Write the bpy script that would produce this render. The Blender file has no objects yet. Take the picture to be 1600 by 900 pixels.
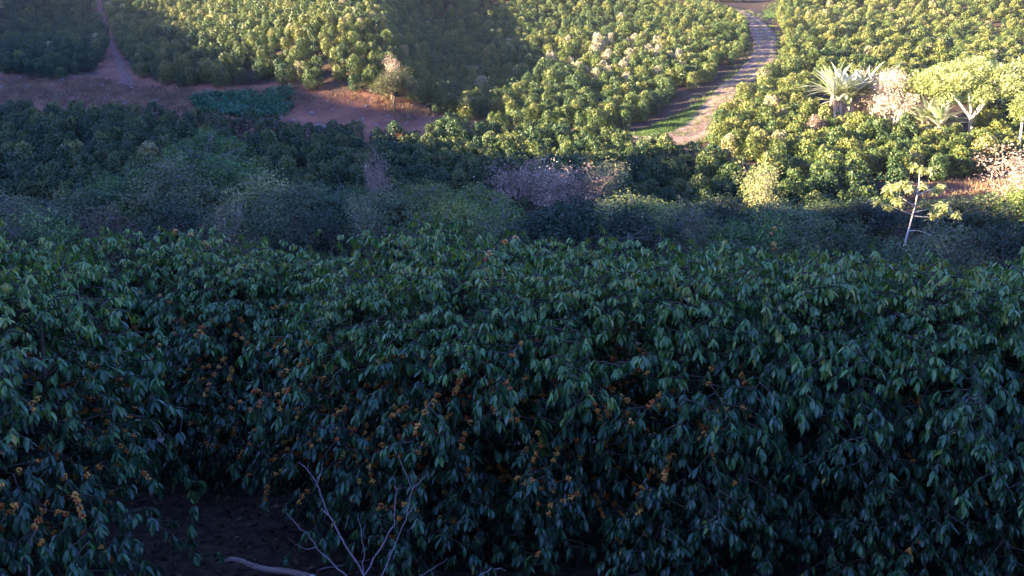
import bpy, math, random
import numpy as np

# ------------------------------------------------------------------ camera, sky, sun, exposure
S = bpy.context.scene
C = S.collection
R = math.radians
PITCH = R(-11.0)
FPX = 1443.0                                    # focal length in pixels of a 1600 px wide picture
cam_d = bpy.data.cameras.new('camera')
cam_d.sensor_width = 36.0
cam_d.lens = 36.0 * FPX / 1600.0
cam_d.clip_start = 0.1
cam_d.clip_end = 9000.0
cam = bpy.data.objects.new('camera', cam_d)
C.objects.link(cam)
cam.location = (0, 0, 0)
cam.rotation_euler = (R(90) + PITCH, 0, 0)
S.camera = cam

SUN_EL = R(12.5)
ax, ay = -0.98, -0.20                           # horizontal direction towards the sun
n_ = math.hypot(ax, ay); ax /= n_; ay /= n_
vx, vy = ay, -ax                                # across the sun direction (points away from the camera)
w = bpy.data.worlds.new('World')
S.world = w
w.use_nodes = True
wn = w.node_tree
bg = wn.nodes['Background']
sky = wn.nodes.new('ShaderNodeTexSky')
sky.sky_type = 'NISHITA'
sky.sun_disc = False
sky.sun_elevation = SUN_EL
sky.sun_rotation = math.atan2(ax, ay)
sky.air_density = 1.0
sky.dust_density = 0.3
sky.ozone_density = 4.0
skt = wn.nodes.new('ShaderNodeMixRGB'); skt.blend_type = 'MULTIPLY'; skt.inputs[0].default_value = 1.0
skt.inputs[2].default_value = (0.98, 0.86, 1.38, 1)          # the phone camera's cool, slightly violet shade
wn.links.new(sky.outputs[0], skt.inputs[1]); wn.links.new(skt.outputs[0], bg.inputs[0])
bg.inputs[1].default_value = 0.075

sl = bpy.data.lights.new('sun', 'SUN')
sl.energy = 5.0
sl.angle = R(0.6)
sl.color = (1.0, 0.80, 0.52)
so = bpy.data.objects.new('sun', sl)
C.objects.link(so)
import mathutils
sdir = mathutils.Vector((ax * math.cos(SUN_EL), ay * math.cos(SUN_EL), math.sin(SUN_EL)))
so.rotation_euler = sdir.to_track_quat('Z', 'Y').to_euler()
so.location = (-60, -20, 60)

S.view_settings.view_transform = 'Standard'
S.view_settings.look = 'None'
S.view_settings.gamma = 1.0
S.view_settings.exposure = 3.3
S.render.engine = 'CYCLES'
S.cycles.max_bounces = 6
S.cycles.diffuse_bounces = 3
S.cycles.glossy_bounces = 2
S.cycles.transmission_bounces = 4
S.cycles.volume_bounces = 0

# ------------------------------------------------------------------ helpers
rs = np.random.RandomState(7)
cp, sp = math.cos(PITCH), math.sin(PITCH)

def world_at(px, py, D):
    """the point at forward depth y = D that the ray through photo pixel (px, py) reaches"""
    dx = px - 800.0; up = 450.0 - py
    fy = cp * FPX - sp * up
    fz = sp * FPX + cp * up
    k = D / fy
    return np.array([dx * k, D, fz * k])

def project(x, y, z):
    f = y * cp + z * sp
    u = -y * sp + z * cp
    f = np.where(f < 0.1, 0.1, f)
    return 800 + FPX * x / f, 450 - FPX * u / f

def unit(v):
    v = np.asarray(v, float)
    return v / np.maximum(np.linalg.norm(v, axis=-1, keepdims=True), 1e-9)

def tag(o, label=None, cat=None, group=None, kind=None):
    if label: o['label'] = label
    if cat: o['category'] = cat
    if group: o['group'] = group
    if kind: o['kind'] = kind
    return o

def make_obj(name, me, parent=None):
    o = bpy.data.objects.new(name, me)
    C.objects.link(o)
    if parent is not None: o.parent = parent
    return o

def mesh_np(name, verts, faces, mat=None, tint=None, smooth=False):
    """faces: (n,3) or (n,4) int array; tint: one float per face"""
    me = bpy.data.meshes.new(name)
    verts = np.asarray(verts, np.float32); faces = np.asarray(faces, np.int32)
    nf, k = faces.shape
    me.vertices.add(len(verts)); me.vertices.foreach_set('co', verts.ravel())
    me.loops.add(nf * k); me.loops.foreach_set('vertex_index', faces.ravel())
    me.polygons.add(nf)
    me.polygons.foreach_set('loop_start', np.arange(0, nf * k, k, dtype=np.int32))
    if smooth: me.polygons.foreach_set('use_smooth', np.ones(nf, bool))
    if tint is not None:
        a = me.attributes.new('tint', 'FLOAT', 'FACE')
        a.data.foreach_set('value', np.asarray(tint, np.float32))
    me.update(calc_edges=True)
    if mat is not None:
        me.materials.append(mat)
    return me

class Geo:
    """collects pieces of quads into one mesh"""
    def __init__(s): s.v = []; s.f = []; s.t = []; s.n = 0
    def add(s, v, f, t=None):
        v = np.asarray(v, float).reshape(-1, 3); f = np.asarray(f, int)
        s.v.append(v); s.f.append(f + s.n); s.n += len(v)
        s.t.append(np.zeros(len(f)) if t is None else np.broadcast_to(np.asarray(t, float), (len(f),)))
    def mesh(s, name, mat, smooth=False):
        return mesh_np(name, np.concatenate(s.v), np.concatenate(s.f), mat, np.concatenate(s.t), smooth)

def tube(g, pts, rad, sides=6, t=0.0):
    pts = np.asarray(pts, float); n = len(pts)
    rad = np.broadcast_to(np.asarray(rad, float), (n,))
    tang = unit(np.gradient(pts, axis=0))
    ref = np.array([0, 0, 1.0]) if abs(tang[0][2]) < 0.9 else np.array([1.0, 0, 0])
    a = unit(np.cross(tang, ref)); b = np.cross(tang, a)
    ang = np.arange(sides) * 2 * math.pi / sides
    ring = pts[:, None, :] + rad[:, None, None] * (np.cos(ang)[None, :, None] * a[:, None, :] + np.sin(ang)[None, :, None] * b[:, None, :])
    v = ring.reshape(-1, 3)
    i = np.arange(n - 1)[:, None] * sides; j = np.arange(sides)[None, :]; j2 = (j + 1) % sides
    f = np.stack([i + j, i + j2, i + sides + j2, i + sides + j], -1).reshape(-1, 4)
    g.add(v, f, t)
    # end caps (fans of quads folded on the centre)
    for k, base in ((0, 0), (n - 1, (n - 1) * sides)):
        c = len(v)
        vv = np.vstack([v[base:base + sides], pts[k]])
        ff = np.array([[q, (q + 1) % sides, sides, sides] for q in range(sides)])
        ff = np.array([[q, (q + 1) % sides, (q + 2) % sides, sides] for q in range(0, sides, 2)])
        g.add(vv, ff, t)

# leaf with a folded midrib, arched along its length
ST = np.array([0.0, 0.22, 0.5, 0.78, 1.0])
HW = np.array([0.10, 0.78, 1.0, 0.62, 0.03])
def leaves(g, pos, d, nrm, L, W, curl, fold=0.35, tint=0.0, rng=rs, full=True):
    pos = np.asarray(pos, float); N = len(pos)
    if N == 0: return
    d = unit(d); side = unit(np.cross(d, nrm)); nn = np.cross(side, d)
    L = np.broadcast_to(L, (N,)).astype(float); W = np.broadcast_to(W, (N,)).astype(float)
    curl = np.broadcast_to(curl, (N,)).astype(float)
    st, hw = (ST, HW) if full else (np.array([0, 0.5, 1.0]), np.array([0.25, 1.0, 0.05]))
    m = len(st)
    mid = (pos[:, None, :] + d[:, None, :] * (L[:, None] * st[None, :] * (1 - 0.25 * np.abs(curl)[:, None] * st[None, :]))[..., None]
           - nn[:, None, :] * (L * curl)[:, None, None] * (st ** 2)[None, :, None])
    wav = 1 + 0.12 * rng.randn(N, m)
    hwv = (W[:, None] * 0.5 * hw[None, :] * wav)
    up = hwv * fold * (1 + 0.5 * rng.randn(N, m))
    l = mid + side[:, None, :] * hwv[..., None] + nn[:, None, :] * up[..., None]
    r = mid - side[:, None, :] * hwv[..., None] + nn[:, None, :] * (hwv * fold)[..., None]
    v = np.stack([l, mid, r], 2).reshape(-1, 3)                  # N, m, 3
    base = (np.arange(N) * m * 3)[:, None, None]
    k = (np.arange(m - 1) * 3)[None, :, None]
    q = np.array([[0, 1, 4, 3], [1, 2, 5, 4]])
    f = (base[..., None] + k[..., None] + q[None, None]).reshape(-1, 4)
    t = np.repeat(np.broadcast_to(tint, (N,)), (m - 1) * 2)
    g.add(v, f, t)

def flat_leaves(pos, d, nrm, L, W):
    """rhombic single-face leaves bent nowhere, for trees that stand far away: returns verts, faces"""
    d = unit(d); s = unit(np.cross(d, nrm)); N = len(pos)
    L = np.broadcast_to(L, (N,))[:, None]; W = np.broadcast_to(W, (N,))[:, None]
    v = np.stack([pos - d * L * .5, pos + s * W * .5 - d * L * .05, pos + d * L * .5, pos - s * W * .5 - d * L * .05], 1).reshape(-1, 3)
    f = np.arange(N * 4).reshape(-1, 4)
    return v, f

# ------------------------------------------------------------------ materials
def new_mat(name):
    m = bpy.data.materials.new(name); m.use_nodes = True
    nt = m.node_tree
    return m, nt, nt.nodes['Principled BSDF'], nt.nodes['Material Output']

def ramp(nt, stops):
    r = nt.nodes.new('ShaderNodeValToRGB')
    el = r.color_ramp.elements
    while len(el) < len(stops): el.new(0.5)
    for e, (p, c) in zip(el, stops):
        e.position = p; e.color = (c[0], c[1], c[2], 1)
    return r

def leaf_mat(name, stops, rough=0.45, trans=0.25, jitter=0.35, spec=0.5, vein=False):
    """colour from the leaf's own tint (age, dryness, painted top light) with a random shift from leaf to leaf"""
    m, nt, p, out = new_mat(name)
    L = nt.links.new
    at = nt.nodes.new('ShaderNodeAttribute'); at.attribute_name = 'tint'
    geo = nt.nodes.new('ShaderNodeNewGeometry')
    mul = nt.nodes.new('ShaderNodeMath'); mul.operation = 'MULTIPLY_ADD'
    mul.inputs[1].default_value = jitter; mul.inputs[2].default_value = -jitter / 2
    L(geo.outputs['Random Per Island'], mul.inputs[0])
    add = nt.nodes.new('ShaderNodeMath'); add.operation = 'ADD'; add.use_clamp = True
    L(at.outputs['Fac'], add.inputs[0]); L(mul.outputs[0], add.inputs[1])
    r = ramp(nt, stops); L(add.outputs[0], r.inputs[0])
    L(r.outputs[0], p.inputs['Base Color'])
    p.inputs['Roughness'].default_value = rough
    p.inputs['Specular IOR Level'].default_value = spec
    tr = nt.nodes.new('ShaderNodeBsdfTranslucent')
    hs = nt.nodes.new('ShaderNodeHueSaturation'); hs.inputs['Saturation'].default_value = 1.15; hs.inputs['Value'].default_value = 1.3
    L(r.outputs[0], hs.inputs['Color']); L(hs.outputs[0], tr.inputs[0])
    mix = nt.nodes.new('ShaderNodeMixShader'); mix.inputs[0].default_value = trans
    L(p.outputs[0], mix.inputs[1]); L(tr.outputs[0], mix.inputs[2]); L(mix.outputs[0], out.inputs[0])
    return m

def simple_mat(name, c1, c2, scale=8.0, rough=0.85, bump=0.3, detail=6):
    m, nt, p, out = new_mat(name)
    L = nt.links.new
    tc = nt.nodes.new('ShaderNodeTexCoord')
    no = nt.nodes.new('ShaderNodeTexNoise'); no.inputs['Scale'].default_value = scale; no.inputs['Detail'].default_value = detail
    L(tc.outputs['Object'], no.inputs['Vector'])
    r = ramp(nt, [(0.32, c1), (0.68, c2)]); L(no.outputs['Fac'], r.inputs[0]); L(r.outputs[0], p.inputs['Base Color'])
    p.inputs['Roughness'].default_value = rough
    b = nt.nodes.new('ShaderNodeBump'); b.inputs['Strength'].default_value = bump; b.inputs['Distance'].default_value = 0.02
    L(no.outputs['Fac'], b.inputs['Height']); L(b.outputs[0], p.inputs['Normal'])
    return m

def obj_tint(m):
    """lets every tree of one material have its own foliage hue (object colour)"""
    nt = m.node_tree; oi = nt.nodes.new('ShaderNodeObjectInfo')
    r = [n for n in nt.nodes if n.bl_idname == 'ShaderNodeValToRGB'][0]
    mx = nt.nodes.new('ShaderNodeMixRGB'); mx.blend_type = 'MULTIPLY'; mx.inputs[0].default_value = 1.0
    tg = [l.to_socket for l in r.outputs[0].links]
    nt.links.new(r.outputs[0], mx.inputs[1]); nt.links.new(oi.outputs['Color'], mx.inputs[2])
    for t in tg: nt.links.new(mx.outputs[0], t)
    return m

M = {}
M['coffee_near'] = leaf_mat('coffee_leaf', [(0.0, (0.022, 0.070, 0.038)), (0.3, (0.046, 0.135, 0.048)), (0.6, (0.090, 0.215, 0.048)), (0.9, (0.19, 0.31, 0.06)), (1.0, (0.36, 0.33, 0.05))], rough=0.30, trans=0.14, jitter=0.4, spec=0.5)
M['coffee_far'] = leaf_mat('coffee_foliage', [(0.0, (0.020, 0.048, 0.022)), (0.30, (0.042, 0.082, 0.024)), (0.58, (0.125, 0.155, 0.032)), (0.82, (0.27, 0.24, 0.055)), (1.0, (0.38, 0.34, 0.24))], rough=0.5, trans=0.16, jitter=0.35, spec=0.35)
M['scrub'] = leaf_mat('scrub_foliage', [(0.0, (0.055, 0.085, 0.038)), (0.4, (0.10, 0.155, 0.058)), (0.7, (0.19, 0.23, 0.095)), (1.0, (0.36, 0.33, 0.14))], rough=0.6, trans=0.25, spec=0.3)
obj_tint(M['scrub'])
M['dry'] = leaf_mat('dry_foliage', [(0.0, (0.12, 0.085, 0.06)), (0.4, (0.24, 0.15, 0.11)), (0.7, (0.44, 0.33, 0.23)), (1.0, (0.72, 0.64, 0.50))], rough=0.7, trans=0.25, spec=0.2)
M['red'] = leaf_mat('red_foliage', [(0.0, (0.12, 0.04, 0.025)), (0.5, (0.28, 0.08, 0.04)), (1.0, (0.40, 0.17, 0.07))], rough=0.6, trans=0.3, spec=0.3)
M['lime'] = leaf_mat('lime_foliage', [(0.0, (0.11, 0.14, 0.04)), (0.5, (0.24, 0.28, 0.09)), (1.0, (0.46, 0.47, 0.20))], rough=0.5, trans=0.3, spec=0.35)
M['banana'] = leaf_mat('banana_leaf', [(0.0, (0.10, 0.17, 0.05)), (0.5, (0.32, 0.38, 0.20)), (1.0, (0.66, 0.64, 0.50))], rough=0.4, trans=0.25, spec=0.5)
M['squash'] = leaf_mat('squash_leaf', [(0.0, (0.03, 0.10, 0.05)), (0.5, (0.06, 0.17, 0.08)), (1.0, (0.13, 0.26, 0.10))], rough=0.5, trans=0.25, spec=0.3)
M['grass'] = leaf_mat('grass_blade', [(0.0, (0.05, 0.10, 0.03)), (0.5, (0.12, 0.18, 0.05)), (1.0, (0.30, 0.26, 0.10))], rough=0.6, trans=0.3, spec=0.25)
M['drygrass'] = leaf_mat('dry_grass_blade', [(0.0, (0.10, 0.065, 0.040)), (0.5, (0.22, 0.15, 0.09)), (1.0, (0.38, 0.30, 0.16))], rough=0.7, trans=0.25, spec=0.2)
M['litter'] = leaf_mat('leaf_litter', [(0.0, (0.05, 0.030, 0.020)), (0.5, (0.10, 0.06, 0.045)), (1.0, (0.22, 0.15, 0.10))], rough=0.7, trans=0.1, jitter=0.8, spec=0.2)
M['cherry'] = leaf_mat('coffee_cherry', [(0.0, (0.12, 0.16, 0.02)), (0.12, (0.38, 0.06, 0.012)), (0.5, (0.58, 0.20, 0.025)), (1.0, (0.72, 0.42, 0.08))], rough=0.28, trans=0.0, jitter=0.35)
M['bark'] = simple_mat('coffee_bark', (0.030, 0.028, 0.018), (0.075, 0.065, 0.045), 30)
M['greybark'] = simple_mat('grey_bark', (0.16, 0.13, 0.11), (0.34, 0.30, 0.27), 18)
M['palebark'] = simple_mat('pale_bark', (0.45, 0.38, 0.30), (0.72, 0.66, 0.58), 10)
M['deadtwig'] = simple_mat('dead_twig', (0.20, 0.15, 0.15), (0.38, 0.31, 0.31), 40)
M['pinktwig'] = simple_mat('pink_twig', (0.28, 0.19, 0.16), (0.50, 0.38, 0.32), 30)
M['logbark'] = simple_mat('dead_log_bark', (0.20, 0.13, 0.09), (0.46, 0.34, 0.27), 45, bump=0.6)
M['cutwood'] = simple_mat('cut_wood', (0.55, 0.50, 0.46), (0.82, 0.78, 0.74), 60)

# terrain: brown field soil with fallen leaves, red earth where 'tint' says so
def ground_mat():
    m, nt, p, out = new_mat('plantation_soil'); L = nt.links.new
    tc = nt.nodes.new('ShaderNodeTexCoord')
    n1 = nt.nodes.new('ShaderNodeTexNoise'); n1.inputs['Scale'].default_value = 0.35; n1.inputs['Detail'].default_value = 8
    n2 = nt.nodes.new('ShaderNodeTexNoise'); n2.inputs['Scale'].default_value = 9.0; n2.inputs['Detail'].default_value = 6
    L(tc.outputs['Object'], n1.inputs['Vector']); L(tc.outputs['Object'], n2.inputs['Vector'])
    brown = ramp(nt, [(0.3, (0.045, 0.030, 0.022)), (0.7, (0.11, 0.075, 0.050))]); L(n2.outputs['Fac'], brown.inputs[0])
    red = ramp(nt, [(0.3, (0.13, 0.065, 0.042)), (0.5, (0.23, 0.105, 0.065)), (0.72, (0.37, 0.16, 0.090))]); L(n1.outputs['Fac'], red.inputs[0])
    at = nt.nodes.new('ShaderNodeAttribute'); at.attribute_name = 'red'
    # break the edge up with noise
    ma = nt.nodes.new('ShaderNodeMath'); ma.operation = 'MULTIPLY_ADD'; ma.inputs[1].default_value = 1.0; ma.inputs[2].default_value = -0.5
    L(n1.outputs['Fac'], ma.inputs[0])
    ad = nt.nodes.new('ShaderNodeMath'); ad.operation = 'ADD'; L(at.outputs['Fac'], ad.inputs[0]); L(ma.outputs[0], ad.inputs[1])
    sm = nt.nodes.new('ShaderNodeMapRange'); sm.inputs['From Min'].default_value = 0.35; sm.inputs['From Max'].default_value = 0.65
    L(ad.outputs[0], sm.inputs['Value'])
    mx = nt.nodes.new('ShaderNodeMixRGB'); L(sm.outputs[0], mx.inputs[0]); L(brown.outputs[0], mx.inputs[1]); L(red.outputs[0], mx.inputs[2])
    m2 = nt.nodes.new('ShaderNodeMixRGB'); m2.blend_type = 'MULTIPLY'; m2.inputs[0].default_value = 0.6
    r2 = ramp(nt, [(0.3, (0.55, 0.52, 0.5)), (0.7, (1.0, 1.0, 1.0))]); L(n2.outputs['Fac'], r2.inputs[0])
    L(mx.outputs[0], m2.inputs[1]); L(r2.outputs[0], m2.inputs[2]); L(m2.outputs[0], p.inputs['Base Color'])
    p.inputs['Roughness'].default_value = 0.95
    p.inputs['Specular IOR Level'].default_value = 0.15
    b = nt.nodes.new('ShaderNodeBump'); b.inputs['Strength'].default_value = 0.6; b.inputs['Distance'].default_value = 0.08
    L(n2.outputs['Fac'], b.inputs['Height']); L(b.outputs[0], p.inputs['Normal'])
    return m
M['ground'] = ground_mat()
M['road'] = simple_mat('pale_dirt_road', (0.13, 0.085, 0.06), (0.36, 0.25, 0.18), 0.9, rough=0.95, bump=0.4, detail=10)
def rut_mat():
    m, nt, p, out = new_mat('rutted_dirt_road'); L = nt.links.new
    tc = nt.nodes.new('ShaderNodeTexCoord'); n1 = nt.nodes.new('ShaderNodeTexNoise'); n1.inputs['Scale'].default_value = 1.6; n1.inputs['Detail'].default_value = 10; n1.inputs['Roughness'].default_value = .65
    L(tc.outputs['Object'], n1.inputs['Vector'])
    at = nt.nodes.new('ShaderNodeAttribute'); at.attribute_name = 'tint'
    a = nt.nodes.new('ShaderNodeMath'); a.operation = 'MULTIPLY_ADD'; a.inputs[1].default_value = 0.10; L(at.outputs['Fac'], a.inputs[0]); L(n1.outputs['Fac'], a.inputs[2])
    r = ramp(nt, [(0.36, (0.10, 0.062, 0.044)), (0.5, (0.20, 0.135, 0.10)), (0.64, (0.29, 0.20, 0.15)), (0.85, (0.40, 0.31, 0.24))]); L(a.outputs[0], r.inputs[0]); L(r.outputs[0], p.inputs['Base Color'])
    p.inputs['Roughness'].default_value = 0.97; p.inputs['Specular IOR Level'].default_value = 0.1
    b = nt.nodes.new('ShaderNodeBump'); b.inputs['Strength'].default_value = 0.7; b.inputs['Distance'].default_value = 0.08; L(n1.outputs['Fac'], b.inputs['Height']); L(b.outputs[0], p.inputs['Normal'])
    return m
M['road'] = rut_mat()
M['track'] = simple_mat('red_dirt_track', (0.09, 0.050, 0.036), (0.22, 0.11, 0.075), 2.2, rough=0.95, bump=0.4, detail=10)

# ------------------------------------------------------------------ terrain
CTRL = [  # photo x, photo y of bare ground, depth in metres
    (-150, 152, 93), (0, 150, 91), (0, 118, 98), (200, 165, 88), (200, 124, 96), (400, 178, 86), (400, 138, 94),
    (560, 190, 84), (560, 150, 91), (700, 190, 85), (850, 207, 82), (960, 214, 80),
    (-150, 20, 130), (100, 20, 132), (500, 20, 134), (900, 20, 136), (1150, 20, 132), (1300, 20, 138), (1590, 25, 132), (1750, 25, 132),
    (100, -120, 175), (500, -120, 178), (900, -120, 180), (1300, -120, 180), (1700, -120, 180),
    (300, 70, 112), (650, 90, 108), (900, 110, 103),
    (1060, 225, 77), (1000, 218, 79), (1110, 150, 91), (1190, 90, 104), (1200, 50, 116),
    (1120, 243, 73), (1250, 275, 68), (1400, 288, 65), (1580, 290, 65), (1750, 290, 65),
    (1400, 205, 79), (1550, 205, 79), (1400, 110, 100), (1600, 110, 100),
    (-150, 190, 83), (0, 190, 83), (200, 200, 81), (600, 232, 76), (1000, 272, 68), (1250, 300, 63),
    (-150, 340, 62), (100, 340, 62), (400, 340, 62), (800, 340, 62), (1100, 340, 60), (1400, 345, 58), (1700, 345, 58)]
P = np.array([world_at(*c) for c in CTRL])
def _phi(r2): return 0.5 * r2 * np.log(r2 + 1e-9)
A = P[:, :2] / 50.0
n = len(A)
K = _phi(((A[:, None] - A[None]) ** 2).sum(-1)) + np.eye(n) * 0.004
Q = np.hstack([np.ones((n, 1)), A])
sysm = np.vstack([np.hstack([K, Q]), np.hstack([Q.T, np.zeros((3, 3))])])
coef = np.linalg.solve(sysm, np.concatenate([P[:, 2], np.zeros(3)]))
NEAR_Y = [-400, -120, -60, -14, -4, 1.6, 4.6, 5.6, 9.8, 12, 20, 30, 42, 50, 58, 64]
NEAR_Z = [56, 54, 36, 6.0, -1.2, -1.65, -3.35, -3.75, -3.78, -4.6, -8.0, -10.5, -11.3, -10.2, -8.4, -7.0]  # unseen ground behind the camera is raised to block low sky light
EL_T = math.tan(SUN_EL)
RIDGE_AT = 150.0
RU = RH = None

def hnoise(x, y):
    return (np.sin(x * 0.11 + 1.3) * np.cos(y * 0.13 - 0.4) * 0.30 + np.sin(x * 0.37 + y * 0.21) * 0.12 + np.sin(x * 0.9 - y * 0.7 + 2) * 0.05)

def smooth(t):
    t = np.clip(t, 0, 1); return t * t * (3 - 2 * t)

def zfun(x, y):
    x = np.asarray(x, float); y = np.asarray(y, float)
    shp = np.broadcast(x, y).shape
    x = np.broadcast_to(x, shp).ravel(); y = np.broadcast_to(y, shp).ravel()
    xc = np.clip(x, -100, 110); yc = np.clip(y, 55, 180)
    B = np.stack([xc, yc], 1) / 50.0
    zt = coef[n] + B @ coef[n + 1:]
    for i in range(n):
        zt = zt + coef[i] * _phi(((B - A[i]) ** 2).sum(1))
    zt = zt + 0.22 * (np.clip(y, 180, 290) - 180) - 0.02 * (np.clip(y, 290, 3000) - 290)
    # spur with a steep side facing away from the sun
    xcr = -0.158 * y + 0.5
    dx = x - xcr
    prof = np.where(dx < 0, 4.8 * smooth(1 + dx / 28.0), np.where(dx < 9.5, 4.8 - 6.3 * smooth(dx / 9.5), -1.5 * (1 - smooth((dx - 9.5) / 12.0))))
    zt = zt + prof * smooth((y - 84) / 14.0) * (1 - smooth((y - 170) / 60.0))
    zn = np.interp(y, NEAR_Y, NEAR_Z) + np.where(y > 12, 1, 0) * 0.3 * np.sin(x * 0.08)
    t = smooth((y - 52) / 12.0)
    z = zn * (1 - t) + zt * t
    z = z + hnoise(x, y) * smooth((y - 10) / 20.0)
    # the ridge on the left behind which the sun stands
    al = x * ax + y * ay; u = x * vx + y * vy
    if RU is None: return z.reshape(shp)
    H = np.interp(u, RU, RH) + 0.25 * np.sin(u * 0.35) + 0.25 * np.sin(u * 0.9 + 1)
    z = np.maximum(z, H - 0.48 * np.abs(al - RIDGE_AT))
    return z.reshape(shp)

def hit(px, py, d0=40.0, d1=260.0, lift=0.0):
    """the point of the terrain seen at photo pixel (px, py), searching from depth d0"""
    D = np.arange(d0, d1, 0.25)
    dx = px - 800.0; up = 450.0 - py
    fy = cp * FPX - sp * up; fz = sp * FPX + cp * up
    x = dx / fy * D; z = fz / fy * D
    g = zfun(x, D) + lift
    k = np.argmax(g >= z) if (g >= z).any() else len(D) - 1
    return np.array([x[k], D[k], g[k] - lift])

# where the shadow of the ridge ends: tops of thicket trees (with their depth) and canopy of the far fields (no depth)
SHADE_EDGE = [(1560, 300, 52), (1430, 350, 47), (1420, 305, 55), (985, 316, 54), (1130, 240, 0), (930, 250, 0), (740, 232, 0), (625, 210, 0),
              (640, 160, 0), (425, 128, 0), (385, 100, 0), (325, 60, 0), (205, 2, 0)]
_e = []
for px_, py_, D_ in SHADE_EDGE:
    q = world_at(px_, py_, D_) if D_ else hit(px_, py_, 62, lift=1.6) + np.array([0, 0, 1.6])
    _e.append((q[0] * vx + q[1] * vy, q[2] + (RIDGE_AT - (q[0] * ax + q[1] * ay)) * EL_T))
_e.sort()
print('edge', [(round(a_, 1), round(b_, 1)) for a_, b_ in _e])
RU = np.array([-400, -120, 10, 28] + [e[0] for e in _e] + [190, 320, 500])
RH = np.array([15, 42, 42, 38] + [e[1] for e in _e] + [_e[-1][1] + 6, 40, 10])

def axis(fine_lo, fine_hi, fine, mid_lo, mid_hi, mid, far):
    a = list(np.arange(fine_lo, fine_hi + 1e-6, fine))
    b = list(np.arange(fine_hi + mid, mid_hi, mid)); c = list(np.arange(fine_lo - mid, mid_lo, -mid))
    out = c[::-1] + a + b
    st = mid
    while out[-1] < far: st *= 1.25; out.append(out[-1] + st)
    st = mid
    while out[0] > -far: st *= 1.25; out.insert(0, out[0] - st)
    return np.array(out)
gx = axis(-6, 6, 0.5, -235, 110, 1.0, 800)
gy = axis(1, 12, 0.5, -90, 200, 1.0, 800)
X, Y = np.meshgrid(gx, gy)
Z = zfun(X, Y)
nx, ny = len(gx), len(gy)
ii = (np.arange(ny - 1)[:, None] * nx + np.arange(nx - 1)[None, :])
F = np.stack([ii, ii + 1, ii + nx + 1, ii + nx], -1).reshape(-1, 4)
gme = mesh_np('ground', np.stack([X, Y, Z], -1).reshape(-1, 3), F, M['ground'], None, True)

# polygons in the photograph's frame, used only to say where on the ground each field lies
def inpoly(px, py, poly):
    poly = np.array(poly, float); c = np.zeros(px.shape, bool)
    j = len(poly) - 1
    for i in range(len(poly)):
        xi, yi = poly[i]; xj, yj = poly[j]
        cond = ((yi > py) != (yj > py)) & (px < (xj - xi) * (py - yi) / (yj - yi + 1e-12) + xi)
        c ^= cond; j = i
    return c
BANK = [(-300, 105), (0, 112), (150, 118), (160, 95), (150, 20), (140, -60), (172, -60), (180, 30), (205, 110), (330, 132), (430, 130), (500, 142), (600, 146), (650, 160), (715, 186), (730, 205), (690, 228), (620, 240), (450, 232), (200, 208), (0, 198), (-300, 190)]
BANK2 = [(1180, 262), (1300, 276), (1400, 286), (1500, 286), (1570, 268), (1800, 262), (1800, 350), (1420, 350), (1400, 318), (1360, 296), (1300, 282), (1240, 272)]
gpx, gpy = project(X.ravel(), Y.ravel(), Z.ravel())
far = Y.ravel() > 55
red = ((inpoly(gpx, gpy, BANK) | inpoly(gpx, gpy, BANK2)) & far).astype(float)
# soften over neighbours
rg = red.reshape(ny, nx); rg = (rg + np.roll(rg, 1, 0) + np.roll(rg, -1, 0) + np.roll(rg, 1, 1) + np.roll(rg, -1, 1)) / 5
at = gme.attributes.new('red', 'FLOAT', 'POINT'); at.data.foreach_set('value', rg.ravel().astype(np.float32))
ground = make_obj('ground', gme)
tag(ground, 'brown and red plantation earth over terrace, valley and hillside', 'ground', kind='structure')

# roads draped on the ground
def road(name, pts, widths, mat, label, lift=0.05, wob=1.0):
    W = np.array([hit(a, b, 55)[:2] for a, b in pts])
    t = np.arange(len(W)); tt = np.linspace(0, len(W) - 1, (len(W) - 1) * 10 + 1)
    # smooth centre line
    cx = np.interp(tt, t, W[:, 0]); cy = np.interp(tt, t, W[:, 1]); wd = np.interp(tt, t, widths)
    k = np.ones(9) / 9
    def sm(a):
        b = np.convolve(np.pad(a, 4, mode='edge'), k, 'valid'); b[0] = a[0]; b[-1] = a[-1]; return b
    cx = sm(cx); cy = sm(cy); wd = sm(wd)
    wd = wd * (1 + wob * (0.06 * np.sin(tt * 5) + 0.05 * np.sin(tt * 13)))
    T = unit(np.stack([np.gradient(cx), np.gradient(cy)], 1)); Nn = np.stack([-T[:, 1], T[:, 0]], 1)
    m = 17; s = np.linspace(-0.5, 0.5, m)
    VX = cx[:, None] + Nn[:, 0:1] * wd[:, None] * s; VY = cy[:, None] + Nn[:, 1:2] * wd[:, None] * s
    rut = -0.05 * np.exp(-((np.abs(s) - 0.22) / 0.07) ** 2)
    VZ = zfun(VX, VY) + lift + 0.05 + rut[None, :] - 0.06 * (np.abs(s) > 0.49)
    i = (np.arange(len(cx) - 1)[:, None] * m + np.arange(m - 1)[None])
    F = np.stack([i, i + 1, i + m + 1, i + m], -1).reshape(-1, 4)
    tn = np.tile(np.exp(-((np.abs((s[:-1] + s[1:]) / 2) - 0.24) / 0.09) ** 2), len(cx) - 1)
    o = make_obj(name, mesh_np(name, np.stack([VX, VY, VZ], -1).reshape(-1, 3), F, mat, tn, True))
    tag(o, label, 'road', kind='structure')
    return np.stack([cx, cy], 1), wd
ROAD_PX = [(930, 226), (1000, 221), (1055, 214), (1092, 200), (1112, 172), (1138, 144), (1168, 118), (1196, 90), (1194, 52), (1165, 24), (1100, 4), (1040, -20)]
rc, rw = road('dirt_road', ROAD_PX, [2.4, 4.2, 5.8, 5.0, 2.9, 2.5, 2.5, 2.7, 2.7, 2.6, 2.6, 2.6], M['road'], 'pale dirt road climbing between the two sunlit coffee fields')
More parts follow.
